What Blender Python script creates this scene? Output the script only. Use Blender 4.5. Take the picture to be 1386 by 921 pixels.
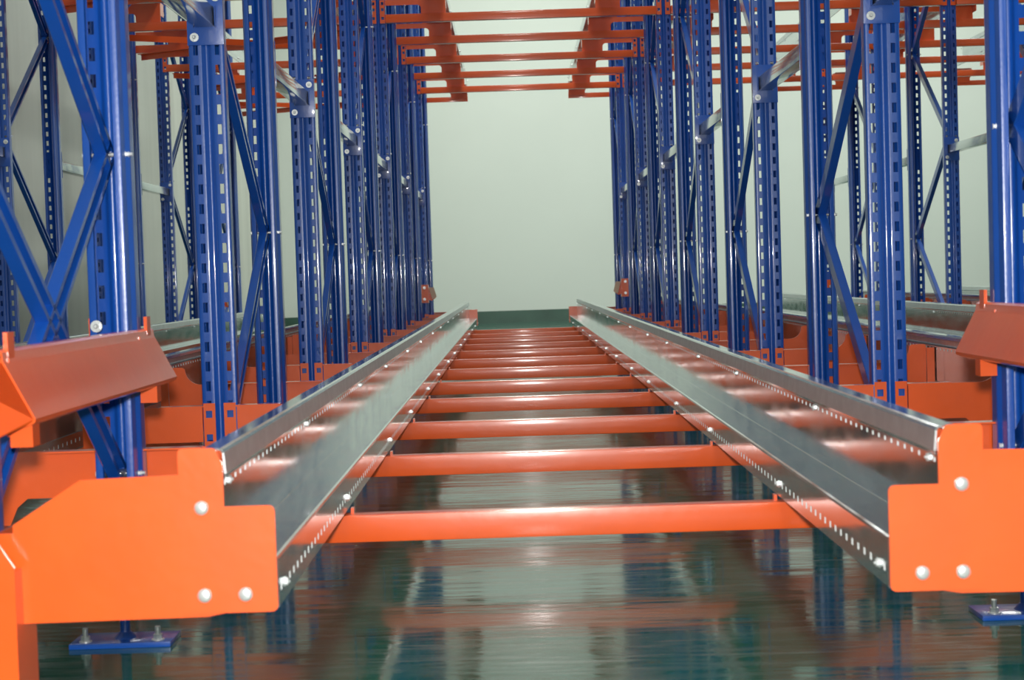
import bpy, bmesh, math, random
from mathutils import Vector, Matrix
random.seed(7)
for o in list(bpy.data.objects): bpy.data.objects.remove(o)
SC = bpy.context.scene
COL = SC.collection

# ------------------------------------------------------------ camera
FPX = 2250.0          # focal length in pixels of the 1386 px wide frame
H = 0.672              # lens height above the floor
ROLL = 0.032
cam_d = bpy.data.cameras.new('camera'); cam = bpy.data.objects.new('camera', cam_d); COL.objects.link(cam)
cam_d.sensor_width = 36.0; cam_d.lens = FPX / 1386 * 36.0; cam_d.clip_start = 0.05; cam_d.clip_end = 100
yc = Vector(((694 - 693) / FPX, (460.5 - 373) / FPX, -1)).normalized()
uc = Vector((-ROLL, 1, 0)); uc = (uc - yc * uc.dot(yc)).normalized()
xc = yc.cross(uc)
M = Matrix((xc, yc, uc))           # rows are the world axes in camera space = camera to world
cam.matrix_world = Matrix.Translation((0, 0, H)) @ M.to_4x4()
cam_d.dof.use_dof = True; cam_d.dof.focus_distance = 5.6; cam_d.dof.aperture_fstop = 10.0
SC.camera = cam

# ------------------------------------------------------------ world, lights, exposure
w = bpy.data.worlds.new('world'); SC.world = w; w.use_nodes = True
w.node_tree.nodes['Background'].inputs[0].default_value = (0.8, 0.9, 0.85, 1)
w.node_tree.nodes['Background'].inputs[1].default_value = 0.3
SC.view_settings.view_transform = 'Standard'; SC.view_settings.look = 'None'
SC.view_settings.gamma = 1; SC.view_settings.use_curve_mapping = False
SC.view_settings.exposure = 0.0

def area(name, loc, sx, sy, power, col, rot=(0, 0, 0)):
    l = bpy.data.lights.new(name, 'AREA'); l.shape = 'RECTANGLE'; l.size = sx; l.size_y = sy
    l.energy = power; l.color = col
    o = bpy.data.objects.new(name, l); o.location = loc; o.rotation_euler = rot; COL.objects.link(o)
WARM = (0.97, 1.0, 0.93)
for i, (x, y, p) in enumerate([(0.1, -1.8, 150), (0.1, 5.5, 130), (0.1, 12.0, 160), (0.1, 19.5, 340), (5.6, 5.0, 120), (5.6, 12.0, 150), (5.6, 19.5, 310)]):
    area('ceiling_lamp_light', (x, y, 6.7), 1.0, 2.6, p, WARM)
area('behind_camera_fill', (0.6, -4.9, 2.2), 5.0, 3.4, 70, (0.93, 0.97, 1.0), (math.pi / 2, 0, 0))  # added fill behind the camera for sheen on beams and uprights; no opening modelled
fl = bpy.data.lights.new('camera_flash', 'SPOT'); fl.energy = 350; fl.color = (1.0, 0.97, 0.93)
fl.shadow_soft_size = 0.035; fl.spot_size = math.radians(70); fl.spot_blend = 0.5
fo = bpy.data.objects.new('camera_flash', fl); fo.matrix_world = Matrix.Translation((-0.005, 0, H + 0.11)) @ M.to_4x4()
COL.objects.link(fo)

# ------------------------------------------------------------ materials
def mat(name, col, rough=0.4, metal=0.0, coat=0.0, noise=0.0, nscale=8.0, rnoise=0.0, bump=0.0, bscale=60.0, stretch=(1, 1, 1), spec=0.5, coat_rough=0.06):
    m = bpy.data.materials.new(name); m.use_nodes = True
    nt = m.node_tree; b = nt.nodes['Principled BSDF']
    b.inputs['Base Color'].default_value = (*col, 1); b.inputs['Roughness'].default_value = rough
    b.inputs['Metallic'].default_value = metal; b.inputs['Coat Weight'].default_value = coat
    b.inputs['Coat Roughness'].default_value = coat_rough; b.inputs['Specular IOR Level'].default_value = spec
    tc = nt.nodes.new('ShaderNodeTexCoord'); mp = nt.nodes.new('ShaderNodeMapping'); mp.inputs['Scale'].default_value = stretch
    nt.links.new(tc.outputs['Object'], mp.inputs['Vector'])
    if noise or rnoise:
        n = nt.nodes.new('ShaderNodeTexNoise'); n.inputs['Scale'].default_value = nscale; n.inputs['Detail'].default_value = 5
        nt.links.new(mp.outputs[0], n.inputs['Vector'])
        if noise:
            r = nt.nodes.new('ShaderNodeMapRange'); r.inputs['From Min'].default_value = .3; r.inputs['From Max'].default_value = .7
            r.inputs['To Min'].default_value = 1 - noise; r.inputs['To Max'].default_value = 1 + noise
            nt.links.new(n.outputs['Fac'], r.inputs['Value'])
            mx = nt.nodes.new('ShaderNodeVectorMath'); mx.operation = 'SCALE'; mx.inputs[0].default_value = col
            nt.links.new(r.outputs[0], mx.inputs['Scale']); nt.links.new(mx.outputs[0], b.inputs['Base Color'])
        if rnoise:
            r = nt.nodes.new('ShaderNodeMapRange'); r.inputs['From Min'].default_value = .3; r.inputs['From Max'].default_value = .7
            r.inputs['To Min'].default_value = max(0.02, rough - rnoise); r.inputs['To Max'].default_value = rough + rnoise
            nt.links.new(n.outputs['Fac'], r.inputs['Value']); nt.links.new(r.outputs[0], b.inputs['Roughness'])
    if bump:
        n2 = nt.nodes.new('ShaderNodeTexNoise'); n2.inputs['Scale'].default_value = bscale; n2.inputs['Detail'].default_value = 2
        nt.links.new(mp.outputs[0], n2.inputs['Vector'])
        bp = nt.nodes.new('ShaderNodeBump'); bp.inputs['Strength'].default_value = bump; bp.inputs['Distance'].default_value = 0.002
        nt.links.new(n2.outputs['Fac'], bp.inputs['Height']); nt.links.new(bp.outputs[0], b.inputs['Normal'])
    return m
BLUE = mat('blue_powder_coat', (0.007, 0.075, 0.39), 0.30, coat=0.6, noise=0.05, bump=0.12, bscale=120)
ORANGE = mat('orange_powder_coat', (0.80, 0.098, 0.009), 0.34, coat=0.8, noise=0.05, bump=0.22, bscale=30, coat_rough=0.12)
EDGE = mat('cut_steel_edge', (0.55, 0.57, 0.57), 0.5, metal=0.3)
GALV = mat('galvanised_steel', (0.56, 0.60, 0.61), 0.13, metal=0.93, noise=0.10, nscale=22, rnoise=0.05, bump=0.05, bscale=35, stretch=(1, 0.35, 1))
GALVM = mat('matt_galvanised_steel', (0.62, 0.65, 0.66), 0.36, metal=0.8, noise=0.08, nscale=30)
ZINC = mat('zinc_plated_bolt', (0.78, 0.80, 0.80), 0.3, metal=0.6)
CREAM = mat('cream_guide_paint', (0.62, 0.42, 0.30), 0.45)
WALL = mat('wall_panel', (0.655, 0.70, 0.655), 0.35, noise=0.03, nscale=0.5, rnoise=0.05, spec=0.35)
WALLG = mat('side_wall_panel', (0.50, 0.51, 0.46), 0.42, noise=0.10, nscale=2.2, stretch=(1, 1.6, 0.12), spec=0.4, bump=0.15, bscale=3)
DARKGREEN = mat('green_baseboard_paint', (0.045, 0.10, 0.075), 0.3, noise=0.15, nscale=3)
CEIL = mat('ceiling_panel', (0.6, 0.6, 0.57), 0.7)

def floor_mat():
    m = bpy.data.materials.new('green_epoxy_floor'); m.use_nodes = True; nt = m.node_tree; b = nt.nodes['Principled BSDF']
    N = nt.nodes.new; L = nt.links.new
    tc = N('ShaderNodeTexCoord')
    n1 = N('ShaderNodeTexNoise'); n1.inputs['Scale'].default_value = 1.6; n1.inputs['Detail'].default_value = 6; n1.inputs['Distortion'].default_value = 1.2
    L(tc.outputs['Object'], n1.inputs['Vector'])
    cr = N('ShaderNodeValToRGB'); cr.color_ramp.elements[0].position = .3; cr.color_ramp.elements[1].position = .72
    cr.color_ramp.elements[0].color = (0.008, 0.075, 0.052, 1); cr.color_ramp.elements[1].color = (0.022, 0.105, 0.075, 1)
    L(n1.outputs['Fac'], cr.inputs['Fac'])
    # swept dust arcs
    mp = N('ShaderNodeMapping'); mp.inputs['Rotation'].default_value = (0, 0, 0.7); mp.inputs['Scale'].default_value = (1.2, 14, 1)
    L(tc.outputs['Object'], mp.inputs['Vector'])
    n2 = N('ShaderNodeTexNoise'); n2.inputs['Scale'].default_value = 4; n2.inputs['Detail'].default_value = 6; n2.inputs['Distortion'].default_value = 1.4
    L(mp.outputs[0], n2.inputs['Vector'])
    r = N('ShaderNodeMapRange'); r.inputs['From Min'].default_value = .45; r.inputs['From Max'].default_value = .8; r.inputs['To Max'].default_value = .6
    L(n2.outputs['Fac'], r.inputs['Value'])
    mx = N('ShaderNodeMix'); mx.data_type = 'RGBA'; L(r.outputs[0], mx.inputs['Factor']); L(cr.outputs[0], mx.inputs['A'])
    mx.inputs['B'].default_value = (0.16, 0.19, 0.17, 1); L(mx.outputs['Result'], b.inputs['Base Color'])
    r2 = N('ShaderNodeMapRange'); r2.inputs['From Min'].default_value = .35; r2.inputs['From Max'].default_value = .75
    r2.inputs['To Min'].default_value = .05; r2.inputs['To Max'].default_value = .17
    L(n2.outputs['Fac'], r2.inputs['Value']); L(r2.outputs[0], b.inputs['Roughness'])
    n3 = N('ShaderNodeTexNoise'); n3.inputs['Scale'].default_value = 3.5; n3.inputs['Detail'].default_value = 3.5
    mp3 = N('ShaderNodeMapping'); mp3.inputs['Scale'].default_value = (.55, 2.6, 1); L(tc.outputs['Object'], mp3.inputs['Vector']); L(mp3.outputs[0], n3.inputs['Vector'])
    bp = N('ShaderNodeBump'); bp.inputs['Strength'].default_value = .22; bp.inputs['Distance'].default_value = .006
    L(n3.outputs['Fac'], bp.inputs['Height']); L(bp.outputs[0], b.inputs['Normal'])
    b.inputs['Specular IOR Level'].default_value = 0.45
    return m
FLOOR = floor_mat()

# ------------------------------------------------------------ helpers
def finish(bm, name, m, smooth=True, recalc=True, sharp=0.75):
    if recalc: bmesh.ops.recalc_face_normals(bm, faces=bm.faces)
    if smooth:
        for f in bm.faces: f.smooth = True
        for e in bm.edges:
            if len(e.link_faces) != 2 or e.calc_face_angle(3.14) > sharp: e.smooth = False
    me = bpy.data.meshes.new(name); bm.to_mesh(me); bm.free(); me.materials.append(m)
    return me
def obj(name, me, parent=None, loc=(0, 0, 0), rot=(0, 0, 0), scale=None):
    o = bpy.data.objects.new(name, me); COL.objects.link(o); o.location = loc; o.rotation_euler = rot
    if scale: o.scale = scale
    if parent: o.parent = parent
    return o
def tag(o, label=None, cat=None, group=None, kind=None):
    if label: o['label'] = label
    if cat: o['category'] = cat
    if group: o['group'] = group
    if kind: o['kind'] = kind
    return o
def thing(name, label, cat, loc=(0, 0, 0), rz=0, group=None, scale=None):
    o = bpy.data.objects.new(name, None); COL.objects.link(o); o.location = loc; o.rotation_euler = (0, 0, rz)
    o.empty_display_size = 0.1; o['kind'] = 'thing'
    if scale: o.scale = scale
    return tag(o, label, cat, group)
def bx(bm, x0, x1, y0, y1, z0, z1, bev=0.0):
    b2 = bmesh.new()
    vs = [b2.verts.new((x, y, z)) for z in (z0, z1) for y in (y0, y1) for x in (x0, x1)]
    for f in ((0, 1, 3, 2), (4, 6, 7, 5), (0, 4, 5, 1), (2, 3, 7, 6), (0, 2, 6, 4), (1, 5, 7, 3)): b2.faces.new([vs[i] for i in f])
    if bev: bmesh.ops.bevel(b2, geom=list(b2.edges), offset=bev, segments=2, affect='EDGES', profile=0.6)
    t = bpy.data.meshes.new('t'); b2.to_mesh(t); b2.free(); bm.from_mesh(t); bpy.data.meshes.remove(t)
def prism(bm, pts, y0, y1):
    """polygon in x,z extruded along y"""
    a = [bm.verts.new((x, y0, z)) for x, z in pts]; b = [bm.verts.new((x, y1, z)) for x, z in pts]
    bm.faces.new(a); bm.faces.new(b[::-1]); n = len(pts)
    for i in range(n): bm.faces.new((a[i], b[i], b[(i + 1) % n], a[(i + 1) % n]))
def cyl(bm, p0, p1, r, seg=12, r2=None):
    p0 = Vector(p0); p1 = Vector(p1); d = p1 - p0
    q = d.to_track_quat('Z', 'Y').to_matrix().to_4x4(); r2 = r if r2 is None else r2
    bmesh.ops.create_cone(bm, cap_ends=True, segments=seg, radius1=r, radius2=r2, depth=d.length, matrix=Matrix.Translation((p0 + p1) / 2) @ q)
def boltmesh(name, r=0.009, h=0.006):
    """washer, hexagonal head and rounded tip; axis along -y, seated at y = 0"""
    bm = bmesh.new(); cyl(bm, (0, 0, 0), (0, -0.0015, 0), r * 1.25, 14); cyl(bm, (0, -0.0015, 0), (0, -h, 0), r, 6)
    cyl(bm, (0, -h, 0), (0, -h - 0.003, 0), r * 0.55, 8, r * 0.3)
    return finish(bm, name, ZINC)
BOLT = boltmesh('bolt'); 
def cupbolt():
    bm = bmesh.new(); R = 0.0112
    cyl(bm, (0, 0, 0), (0, -0.003, 0), R, 20); cyl(bm, (0, -0.003, 0), (0, -0.006, 0), R, 20, R * .72); cyl(bm, (0, -0.006, 0), (0, -0.0075, 0), R * .72, 20, R * .3)
    return finish(bm, 'round_bolt', ZINC)
CUP = cupbolt()

def sheet(prof, rows, holecols, holerows, thick, place, name, m, sharp=0.5, rim=None):
    """folded sheet: prof = cross section points, rows = stations; faces at hole column x hole row are left out"""
    bm = bmesh.new(); V = [[bm.verts.new(place(p[0], p[1], r)) for p in prof] for r in rows]
    for j in range(len(rows) - 1):
        hr = holerows(j)
        for i in range(len(prof) - 1):
            if hr and i in holecols: continue
            bm.faces.new((V[j][i], V[j][i + 1], V[j + 1][i + 1], V[j + 1][i]))
    bmesh.ops.recalc_face_normals(bm, faces=bm.faces)
    bmesh.ops.solidify(bm, geom=list(bm.faces), thickness=thick)
    if rim:
        for f in bm.faces:
            if abs(f.normal.y) > .9 and rows[0] + .01 < f.calc_center_median().y < rows[-1] - .01: f.material_index = 1
        for f in bm.faces:
            c = f.calc_center_median()
            if f.material_index == 0 and -.2555 < c.z < -.2245 and c.x < .4812: f.material_index = 2
    me = finish(bm, name, m, recalc=True, sharp=sharp)
    if rim: me.materials.append(rim); me.materials.append(GALVM)
    return me

# ------------------------------------------------------------ the room
XL, XR, YB, YF, ZC = -3.25, 9.2, 23.6, -5.0, 7.0
def slab(name, m, *b):
    bm = bmesh.new(); bx(bm, *b); return tag(obj(name, finish(bm, name, m, smooth=False)), kind='structure')
slab('floor', FLOOR, XL - .2, XR + .2, YF - .2, YB + .2, -0.2, 0)
slab('ceiling', CEIL, XL - .2, XR + .2, YF - .2, YB + .2, ZC, ZC + .2)
slab('wall_back', WALL, XL - .2, XR + .2, YB, YB + .2, 0, ZC)
slab('wall_front', WALL, XL - .2, XR + .2, YF - .2, YF, 0, ZC)
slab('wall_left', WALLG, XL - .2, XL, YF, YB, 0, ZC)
slab('wall_right', WALL, XR, XR + .2, YF, YB, 0, ZC)
slab('baseboard_back', DARKGREEN, XL, XR, YB - .02, YB, 0, 0.174)
slab('baseboard_left', DARKGREEN, XL, XL + .02, YF, YB - .02, 0, 0.174)

# ------------------------------------------------------------ rack layout
CX = 0.0975; PITCH = 1.705; U = PITCH / 2          # lane centre, lane width, upright offset
ROWX = {'L2': CX - 3 * U, 'L1': CX - U, 'R1': CX + U, 'R2': CX + 3 * U, 'R3': CX + 5 * U}
ROWT = {'L2': 'far left row by the grey side wall', 'L1': 'row left of the centre lane', 'R1': 'row right of the centre lane',
        'R2': 'second row right of the centre lane', 'R3': 'outermost row on the right'}
ORD = ['first', 'second', 'third', 'fourth', 'fifth', 'sixth', 'seventh', 'eighth', 'ninth', 'tenth', 'eleventh', 'twelfth', 'thirteenth', 'fourteenth']
def place(n, total, far):
    if not far: return ORD[n] + ' from the front'
    m = total - 1 - n
    return ORD[m] + ' from the far end'
def FY(k): return (2.235, 3.165) if k == 0 else (4.22 + 1.93 * (k - 1), 5.15 + 1.93 * (k - 1))
UPY = [y for k in range(7) for y in FY(k)]          # 14 upright web planes, front faces even, back faces odd
Z0U, CELL, NC = 0.09, 0.05, 84

# ------------------------------------------------------------ frames
half = [(0.0, .009), (.003, .0088), (.006, .0065), (.0095, .0022), (.0120, .0006), (.0145, 0), (.0215, 0), (.0330, 0), (.041, 0), (.0438, .0014), (.045, .0045),
        (.045, .008), (.045, .031), (.045, .034), (.0436, .038), (.0385, .0425), (.037, .046), (.037, .064), (.0355, .0685), (.032, .070), (.0225, .070), (.0215, .068), (.0215, .060)]
prof = [(-a, b) for a, b in half[:0:-1]] + half
n0 = len(half) - 1
hc = {n0 + 6, n0 - 7}
rows = [Z0U]
for c in range(NC): rows += [Z0U + c * CELL + .0125, Z0U + c * CELL + .0375]
rows.append(Z0U + NC * CELL)
UPRIGHT = sheet(prof, rows, hc, lambda j: j % 2 == 1, 0.0022, lambda a, b, z: (a, b, z), 'upright', BLUE, sharp=0.8)

def brace_mesh(L, name):
    """C section along +z"""
    p = [(-.012, .010), (-.0225, .010), (-.0225, -.012), (-.0205, -.014), (.0205, -.014), (.0225, -.012), (.0225, .010), (.012, .010)]
    return sheet(p, [0, L], set(), lambda j: False, 0.002, lambda a, b, z: (b, a, z), name, BLUE)
D = 0.93; DY = D - 0.075; BL = math.hypot(DY, .6)
BRACE = brace_mesh(BL + .03, 'brace')
def flat_plate(w, d, h, name, m, bev=.0015):
    bm = bmesh.new(); bx(bm, -w / 2, w / 2, -d / 2, d / 2, 0, h, bev); return finish(bm, name, m)
FOOT = flat_plate(.19, .10, .010, 'foot_plate', BLUE)
bm = bmesh.new(); cyl(bm, (0, 0, .010), (0, 0, .022), .022, 16, .011); cyl(bm, (0, 0, .02), (0, 0, .13), .0095, 16); cyl(bm, (0, 0, .095), (0, 0, .103), .03, 16)
STEM = finish(bm, 'levelling_stem', BLUE)
bm = bmesh.new(); cyl(bm, (0, 0, .010), (0, 0, .012), .012, 14); cyl(bm, (0, 0, .012), (0, 0, .021), .009, 6); cyl(bm, (0, 0, .021), (0, 0, .036), .005, 10); 
ANCHOR = finish(bm, 'anchor_bolt', ZINC)
bm = bmesh.new(); cyl(bm, (-.0435, 0, 0), (.050, 0, 0), .0038, 10); 
for s in (-1, 1):
    cyl(bm, (s * .0372, 0, 0), (s * .0385, 0, 0), .008, 12); cyl(bm, (s * .0385, 0, 0), (s * .0435, 0, 0), .006, 6)
CROSSBOLT = finish(bm, 'cross_bolt', ZINC)
bm = bmesh.new(); cyl(bm, (-.034, 0, 0), (.034, 0, 0), .009, 16); SLEEVE = finish(bm, 'sleeve', GALV)

def frame(row, k):
    x = ROWX[row]; y0, y1 = FY(k)
    near = place(k, 7, row in ('L2', 'R2', 'R3'))
    if k == 0: lab = 'blue upright frame with crossed braces, nearest in ' + ROWT[row]
    else: lab = 'blue upright frame, %s, %s' % (near, ROWT[row])
    t = thing('rack_frame', lab, 'rack frame', (x, y0, 0), 0, 'blue upright frames, ' + ROWT[row])
    obj('upright', UPRIGHT, t); obj('upright', UPRIGHT, t, (0, D, 0), (0, 0, math.pi))
    for yy in (.04, D - .04):
        f = obj('foot_plate', FOOT, t, (0, yy, 0)); obj('levelling_stem', STEM, t, (0, yy, 0))
        for s, q in ((-1, -.03), (1, -.03)): obj('anchor_bolt', ANCHOR, f, (s * .068, q, 0))
    ya, yb = .038, D - .038
    ang = math.atan2(DY, .6)
    def br(zf, zb, dx=0.0):                       # from front post height zf to back post height zb
        lo, hi = (zf, zb) if zf < zb else (zb, zf)
        if lo < .12 or hi > Z0U + NC * CELL: return
        up = zb > zf                               # rises towards the back
        d = Vector((0, (yb - ya) * (1 if up else -1), .6)).normalized()
        p = Vector((dx, ya if up else yb, lo)) - d * .015
        obj('brace', BRACE, t, p, (-ang if up else ang, 0, 0))
    def joint(yy, z):
        if .12 < z < 4.2: obj('cross_bolt', CROSSBOLT, t, (0, yy, z))
    if k:
        for n in range(4):
            zr = H + .155 + 1.2 * n; zf = zr + .6
            joint(yb, zr); joint(ya, zf); br(zf, zr, 0); br(zf - 1.2, zr, 0)
        joint(ya, H + .155 - .6)
    else:
        for n in range(-1, 6):
            zr = H + .25 + .6 * n
            joint(yb, zr); joint(ya, zr)
            if n < 5: 
                if n % 2 == 0: br(zr + .6, zr, .0); br(zr - .6, zr, .0)
                else: br(zr + .6, zr, .0)
        obj('sleeve', SLEEVE, t, (0, yb, H - .35)); obj('sleeve', SLEEVE, t, (0, ya, H - .35))
for row, ks in (('L1', range(7)), ('R1', range(7)), ('L2', range(2, 7)), ('R2', range(3, 7)), ('R3', range(3, 7))):
    for k in ks: frame(row, k)

# ------------------------------------------------------------ galvanised spacer tubes between the frames
def spacer(row, k):
    y0 = FY(k)[1]; y1 = FY(k + 1)[0]; L = y1 - y0; z = H + .675
    t = thing('frame_spacer', 'galvanised spacer tube, %s, %s' % (place(k, 6, row in ('L2', 'R2')), ROWT[row]), 'spacer', (ROWX[row], y0, z), 0, 'spacer tubes between the frames')
    for yy, s in ((.0005, 1), (L - .0005, -1)):
        bm = bmesh.new(); bx(bm, -.046, .046, min(yy, yy + s * .004), max(yy, yy + s * .004), -.07, .07, .0012)
        for q in (-1, 1):                          # folded gussets at the tube
            bx(bm, q * .0275 - .001, q * .0275 + .001, min(yy, yy + s * .02), max(yy, yy + s * .02), -.026, .026)
        p = obj('end_plate', finish(bm, 'end_plate', BLUE), t)
        b1 = obj('bolt', BOLT, p, (-.028, yy + s * .004, -.05 if s < 0 else .05), (0, 0, 0 if s < 0 else math.pi))
        b2 = obj('bolt', BOLT, p, (.028, yy + s * .004, .05 if s < 0 else -.05), (0, 0, 0 if s < 0 else math.pi))
    bm = bmesh.new(); bx(bm, -.025, .025, .0045, L - .0045, -.025, .025, .003)
    obj('tube', finish(bm, 'tube', GALV), t)
for row, ks in (('L1', range(6)), ('R1', range(6)), ('L2', range(2, 6)), ('R2', range(3, 6))):
    for k in ks: spacer(row, k)

# ------------------------------------------------------------ lane beams
def arc(cx, cz, r, a0, a1, n=8): return [(cx + r * math.cos(math.radians(a0 + (a1 - a0) * i / n)), cz + r * math.sin(math.radians(a0 + (a1 - a0) * i / n))) for i in range(n + 1)]
def bracket_mesh(name, z0, z1, hz):
    """connector plate on the web with square windows"""
    zs = [z0]; 
    for c in sorted(hz): zs += [c - .009, c + .009]
    zs.append(z1)
    xs = [(.8115, 0), (.8175, 0), (.8335, 0), (.8415, 0)]
    return sheet(xs, zs, {1}, lambda j: j % 2 == 1, .003, lambda a, b, z: (a, -.0045, z), name, ORANGE)
LB = bracket_mesh('bracket', .055, .200, (.172, .112)); UB = bracket_mesh('bracket', 0, .138, (.118, .082, .030))
bm = bmesh.new(); bx(bm, -.62, .62, -.022, .018, 0, .053, .004); bx(bm, -.422, -.416, -.02, .0, .052, .064); bx(bm, .389, .395, -.02, .0, .052, .064); CROSS = finish(bm, 'crossbar', ORANGE, sharp=.3)
bm = bmesh.new(); bx(bm, -.809, .809, -.022, .018, 0, .050, .004); CROSSU = finish(bm, 'crossbar', ORANGE, sharp=.3)
bm = bmesh.new()
pl = [(.53, .051), (.63, .051), (.645, .085), (.665, .102), (.8085, .102), (.8085, .192)] + arc(.628, .240, .048, 270, 180, 8) + [(.572, .246), (.532, .246), (.528, .24)]
prism(bm, pl, -.004, 0); bx(bm, .70, .812, -.0045, .03, .190, .1935)
LPL = finish(bm, 'support_plate', ORANGE, smooth=False)
bm = bmesh.new(); bx(bm, .5225, .5265, .002, .034, .054, .235); bx(bm, .503, .5265, -.004, .002, .06, .235); t_ = bpy.data.meshes.new('t'); bm.to_mesh(t_); bm.free()
LSIDE = sheet([(.524, .058), (.524, .09), (.524, .104), (.524, .165), (.524, .185), (.524, .232)], [.034, .075, .093, .15, .168, .25], {1, 3}, lambda j: j in (1, 3), .003, lambda a, b, r: (a, r, b), 'side_plate', ORANGE)
bm = bmesh.new(); bm.from_mesh(LSIDE); bm.from_mesh(t_); LSIDE = finish(bm, 'side_plate', ORANGE, smooth=False, recalc=False)
bm = bmesh.new()
pu = [(.447, .049), (.595, .049)] + arc(.618, .082, .023, 180, 90, 6) + [(.8085, .105), (.8085, .138), (.640, .138), (.612, .167), (.460, .167), (.447, .155)]
prism(bm, pu, -.004, 0); UPL = finish(bm, 'support_plate', ORANGE, smooth=False)
bm = bmesh.new(); bx(bm, .455, .60, -.003, .05, .1675, .1695); bx(bm, .447, .450, .0, .09, .09, .1675); USIDE = finish(bm, 'rail_seat', ORANGE, smooth=False)

bm = bmesh.new(); bx(bm, .446, .812, -.024, -.006, .025, .068, .001); ENDP = finish(bm, 'end_plate', ORANGE)
LANES = {'C': CX, 'L': CX - PITCH, 'R': CX + PITCH, 'RR': CX + 2 * PITCH}
LANET = {'C': 'centre lane', 'L': 'left lane', 'R': 'right lane', 'RR': 'outermost right lane'}
def beam(lane, i, upper):
    odd = i % 2; zb = H + (1.53 if upper else -.50)
    y = UPY[i] + (.005 if odd else -.005)
    n = place(i - 1, 13, upper or lane == 'RR')
    lab = 'orange %s cross beam of the %s, %s' % ('high' if upper else 'low', LANET[lane], n)
    t = thing('cross_beam', lab, 'beam', (LANES[lane], y, zb), 0, 'orange %s cross beams of the %s' % ('high' if upper else 'low', LANET[lane]), (1, -1 if odd else 1, 1))
    if i < 13: obj('crossbar', CROSSU if upper else CROSS, t)
    for s in (1, -1):
        sc = (s, 1, 1)
        if i == 13 and upper:
            p = obj('end_plate', ENDP, t, scale=sc)
            for u in (.47, .51): obj('bolt', BOLT, p, (u, -.0245, .046), scale=(.7, .7, .7))
        obj('support_plate', UPL if upper else LPL, t, (0, 0, 0), scale=sc)
        obj('rail_seat' if upper else 'side_plate', USIDE if upper else LSIDE, t, scale=(s, -1 if odd and not upper else 1, 1))
        b = obj('bracket', UB if upper else LB, t, (0, 0, 0), scale=sc)
for lane in LANES:
    for i in range(1 if lane != 'RR' else 5, 14):
        beam(lane, i, False)
        beam(lane, i, True)

# ------------------------------------------------------------ shuttle rails
ph = .043; KR = .8455; RX = .0151         # rail section scale and offset of the rails' centre line
def rail_mesh(y0, y1, name):
    p = [(.600, -.275), (.600, -.266), (.598, -.263), (.573, -.263), (.5705, -.2645), (.5685, -.268), (.566, -.300), (.5668, -.304), (.5735, -.308), (.5735, -.313), (.5735, -.321),
         (.5735, -.434), (.5725, -.4365), (.570, -.4375), (.492, -.4375), (.4898, -.4385), (.489, -.441), (.489, -.482), (.489, -.494), (.489, -.5145), (.491, -.5165)]
    p = [(a * KR, b * KR) for a, b in p]
    hol = {9, 17}
    n = int((y1 - y0) / ph); rr = [y0]
    for c in range(n): rr += [y0 + c * ph + .0165, y0 + c * ph + .0285]
    rr.append(y1)
    return sheet(p, rr, hol, lambda j: j % 2 == 1, .0025, lambda a, b, r: (a, r, b), name, GALV, sharp=0.12, rim=EDGE)
R_LOW = rail_mesh(2.2275, 14.75, 'rail_body'); R_UP = R_LOW
RB = boltmesh('rail_bolt', .0056, .005)
def rail(lane, side, upper):
    dz = H + (2.03 + .118 if upper else 0); sh = .038 if upper else 0
    t = thing('shuttle_rail', 'long galvanised %s rail on the %s side of the %s' % ('overhead' if upper else 'floor level', 'left' if side < 0 else 'right', LANET[lane]), 'rail', (LANES[lane] - RX + side * sh + (RX if upper else 0), 0, dz), 0, None, (side, 1, 1))
    obj('rail_body', R_UP if upper else R_LOW, t)
    for i in range(14):
        y = UPY[i] + (.026 if i % 2 == 0 else -.026) + (.01 if i else .02)
        obj('bolt', RB, t, ((.487 - .001) * KR, y, -.488 * KR), (0, 0, -math.pi / 2))
        obj('bolt', RB, t, ((.5735 - .001) * KR, y, -.317 * KR), (0, 0, -math.pi / 2))
for lane in LANES:
    for s in (-1, 1):
        rail(lane, s, False); rail(lane, s, True)

# ------------------------------------------------------------ end brackets
def end_bracket(lane, side, y, rear=False):
    t = thing('end_bracket', 'orange end bracket %s at the %s end of the %s centre lane rail' % ('with white bolts' if not rear else 'plate', 'far' if rear else 'near', 'left' if side < 0 else 'right'), 'bracket', (LANES[lane] - RX, y, H), 0, None, (side * KR, KR, KR))
    bm = bmesh.new()
    if rear:
        prism(bm, [(.480, -.515), (.570, -.515), (.570, -.345), (.480, -.345)], 0, .004); obj('end_plate', finish(bm, 'end_plate', ORANGE, smooth=False), t); return
    r = .010
    pts = arc(.487 + r, -.522 + r, r, 270, 180, 4) + arc(.487 + r, -.352 - r, r, 180, 90, 4) + [(.567, -.352), (.567, -.285), (.577, -.262)] + arc(.584, -.265, .007, 150, 90, 2) + arc(.631, -.265, .007, 90, 0, 3) + [(.638, -.522)]
    prism(bm, pts, -.006, -.002)
    obj('front_plate', finish(bm, 'front_plate', ORANGE, smooth=False), t)
    bm = bmesh.new(); r = .012
    pts = [(.50, -.510), (.60, -.528), (.900, -.530), (.905, -.525), (.905, -.372), (.795, -.303), (.575, -.298), (.575, -.36), (.50, -.36)]
    prism(bm, pts, -.002, .002); bx(bm, .5745, .5775, .002, .06, -.51, -.30)
    obj('back_plate', finish(bm, 'back_plate', ORANGE, smooth=False), t)
    for u, z in ((.603, -.353), (.603, -.493), (.538, -.493)): obj('round_bolt', CUP, t, (u, -.006, z))
    bm = bmesh.new(); bx(bm, .905, .935 if side < 0 else .972, .0, .004, -.52, -.385); bx(bm, .931 if side < 0 else .968, .935 if side < 0 else .972, .004, .09, -.52, -.385)
    obj('side_flange', finish(bm, 'side_flange', ORANGE, smooth=False), t)
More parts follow.
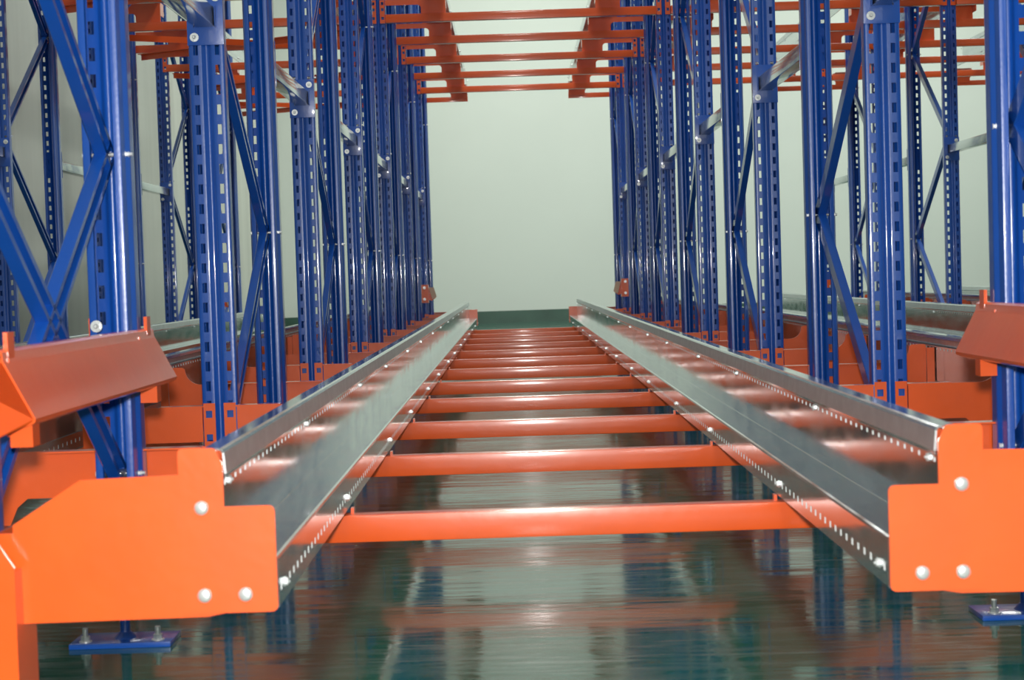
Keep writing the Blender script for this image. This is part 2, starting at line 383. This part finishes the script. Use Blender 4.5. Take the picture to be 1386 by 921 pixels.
for s in (-1, 1):
    end_bracket('C', s, 2.2245)
    end_bracket('C', s, 14.755, True)

# ------------------------------------------------------------ corner guards on the nearest posts
for s in (-1, 1):
    t = thing('corner_guard', 'orange post guard plate standing at the foot of the nearest %s post' % ('left' if s < 0 else 'right'), 'guard', (CX, 2.19, 0), 0, None, (s, 1, 1))
    bm = bmesh.new(); prism(bm, [(.7705, 0), (.96, 0), (.96, .40), (.83, .40), (.7705, .305)], 0, .004); bx(bm, .7705, .7745, .004, .09, 0, .30)
    obj('guard_plate', finish(bm, 'guard_plate', ORANGE, smooth=False), t)

# ------------------------------------------------------------ pallet guides
def guide(lane, side, near=True):
    lab = 'long orange sloping pallet guide between the two nearest %s posts' % ('left' if side < 0 else 'right')
    t = thing('pallet_guide', lab, 'guide', (LANES[lane], 0, H), 0, None, (side, 1, 1))
    ya, yb = 2.26, 3.215
    p = [(.800, -.083), (.7985, -.081), (.797, -.0805), (.803, -.0805), (.7985, -.0965), (.795, -.100), (.7565, -.175), (.7575, -.1785), (.765, -.183)]
    p = [(.820, -.082), (.802, -.082), (.7985, -.0845), (.797, -.0965), (.795, -.100), (.7565, -.175), (.7575, -.1785), (.768, -.183)]
    obj('sloped_face', sheet(p, [ya, yb], set(), lambda j: False, .0025, lambda a, b, r: (a, r, b), 'sloped_face', ORANGE), t)
    bm = bmesh.new()                                # flared mouth turned outwards
    A = [(.797, ya, -.0965), (.7565, ya, -.175), (.7575, ya, -.1785), (.803, ya - .13, -.205), (.845, ya - .13, -.0965)]
    vs = [bm.verts.new(v) for v in A]; bm.faces.new(vs)
    bmesh.ops.solidify(bm, geom=list(bm.faces), thickness=.003)
    obj('flared_mouth', finish(bm, 'flared_mouth', ORANGE, smooth=False), t)
    for yy, fy in ((3.165 - .078, .07), (2.235 + .05, .0)):
        bm = bmesh.new()
        bx(bm, .793, .912, yy - .004, yy, -.175, -.092); bx(bm, .795, .8015, yy + fy, yy + fy + .03, -.20, -.056); bx(bm, .9, .906, yy + fy, yy + fy + .03, -.19, -.056); bx(bm, .7965, .8, yy - .004, yy + fy + .002, -.17, -.11); bx(bm, .902, .906, yy - .004, yy + fy + .002, -.17, -.11)
        bx(bm, .765, .796, yy - .004, yy + .03, -.215, -.170)
        obj('bracket', finish(bm, 'bracket', ORANGE, smooth=False), t)
    obj('bolt', BOLT, t, (U + .026 - .004, 3.165 - .074, -.07))
guide('C', -1); guide('C', 1)
def exit_guide(lane, side):
    t = thing('exit_guide', 'small orange guide with cream flap, far end, %s side of %s' % ('left' if side < 0 else 'right', LANET[lane]), 'guide', (LANES[lane], 0, H), 0, None, (side, 1, 1))
    bm = bmesh.new(); bx(bm, .806, .862, 13.83, 13.834, -.205, -.055); bx(bm, .802, .806, 13.83, 13.90, -.205, -.055)
    p = obj('bracket', finish(bm, 'bracket', ORANGE, smooth=False), t)
    for z in (-.08, -.175): obj('bolt', BOLT, p, (.836, 13.83, z))
    bm = bmesh.new(); prism(bm, [(.800, -.082), (.803, -.18), (.778, -.19), (.745, -.165)], 13.85, 13.90)
    obj('wedge', finish(bm, 'wedge', ORANGE, smooth=False), t)
    bm = bmesh.new(); prism(bm, [(.800, -.078), (.758, -.078), (.735, -.158), (.772, -.178)], 13.844, 13.849)
    obj('flap', finish(bm, 'flap', CREAM, smooth=False), t)
for l, s in (('C', -1), ('C', 1), ('L', -1), ('R', 1)): exit_guide(l, s)

# ------------------------------------------------------------ flat plan bracing under the high beams of the left lane
for k in range(2, 7):
    y0, y1 = FY(k)
    for s in (-1, 1):
        t_l = 'flat orange strap under the left lane high beams, %s bay, leaning %s' % (ORD[k - 2], 'left' if s < 0 else 'right')
        L = math.hypot(1.56, D - .06); a = math.atan2(1.56 * s, D - .06)
        bm = bmesh.new(); bx(bm, -.018, .018, -L / 2, L / 2, 0, .004); bx(bm, .015, .018, -L / 2, L / 2, -.034, 0)
        for q in (-1, 1): cyl(bm, (0, q * (L / 2 - .02), -.006), (0, q * (L / 2 - .02), 0), .008, 6)
        o = obj('diagonal_strap', finish(bm, 'diagonal_strap', ORANGE, smooth=False), None, (LANES['L'], (y0 + y1) / 2, H + 1.515 + (.006 if s > 0 else 0)), (0, 0, -a))
        tag(o, t_l, 'strap', 'orange diagonal straps of the left lane', 'thing')
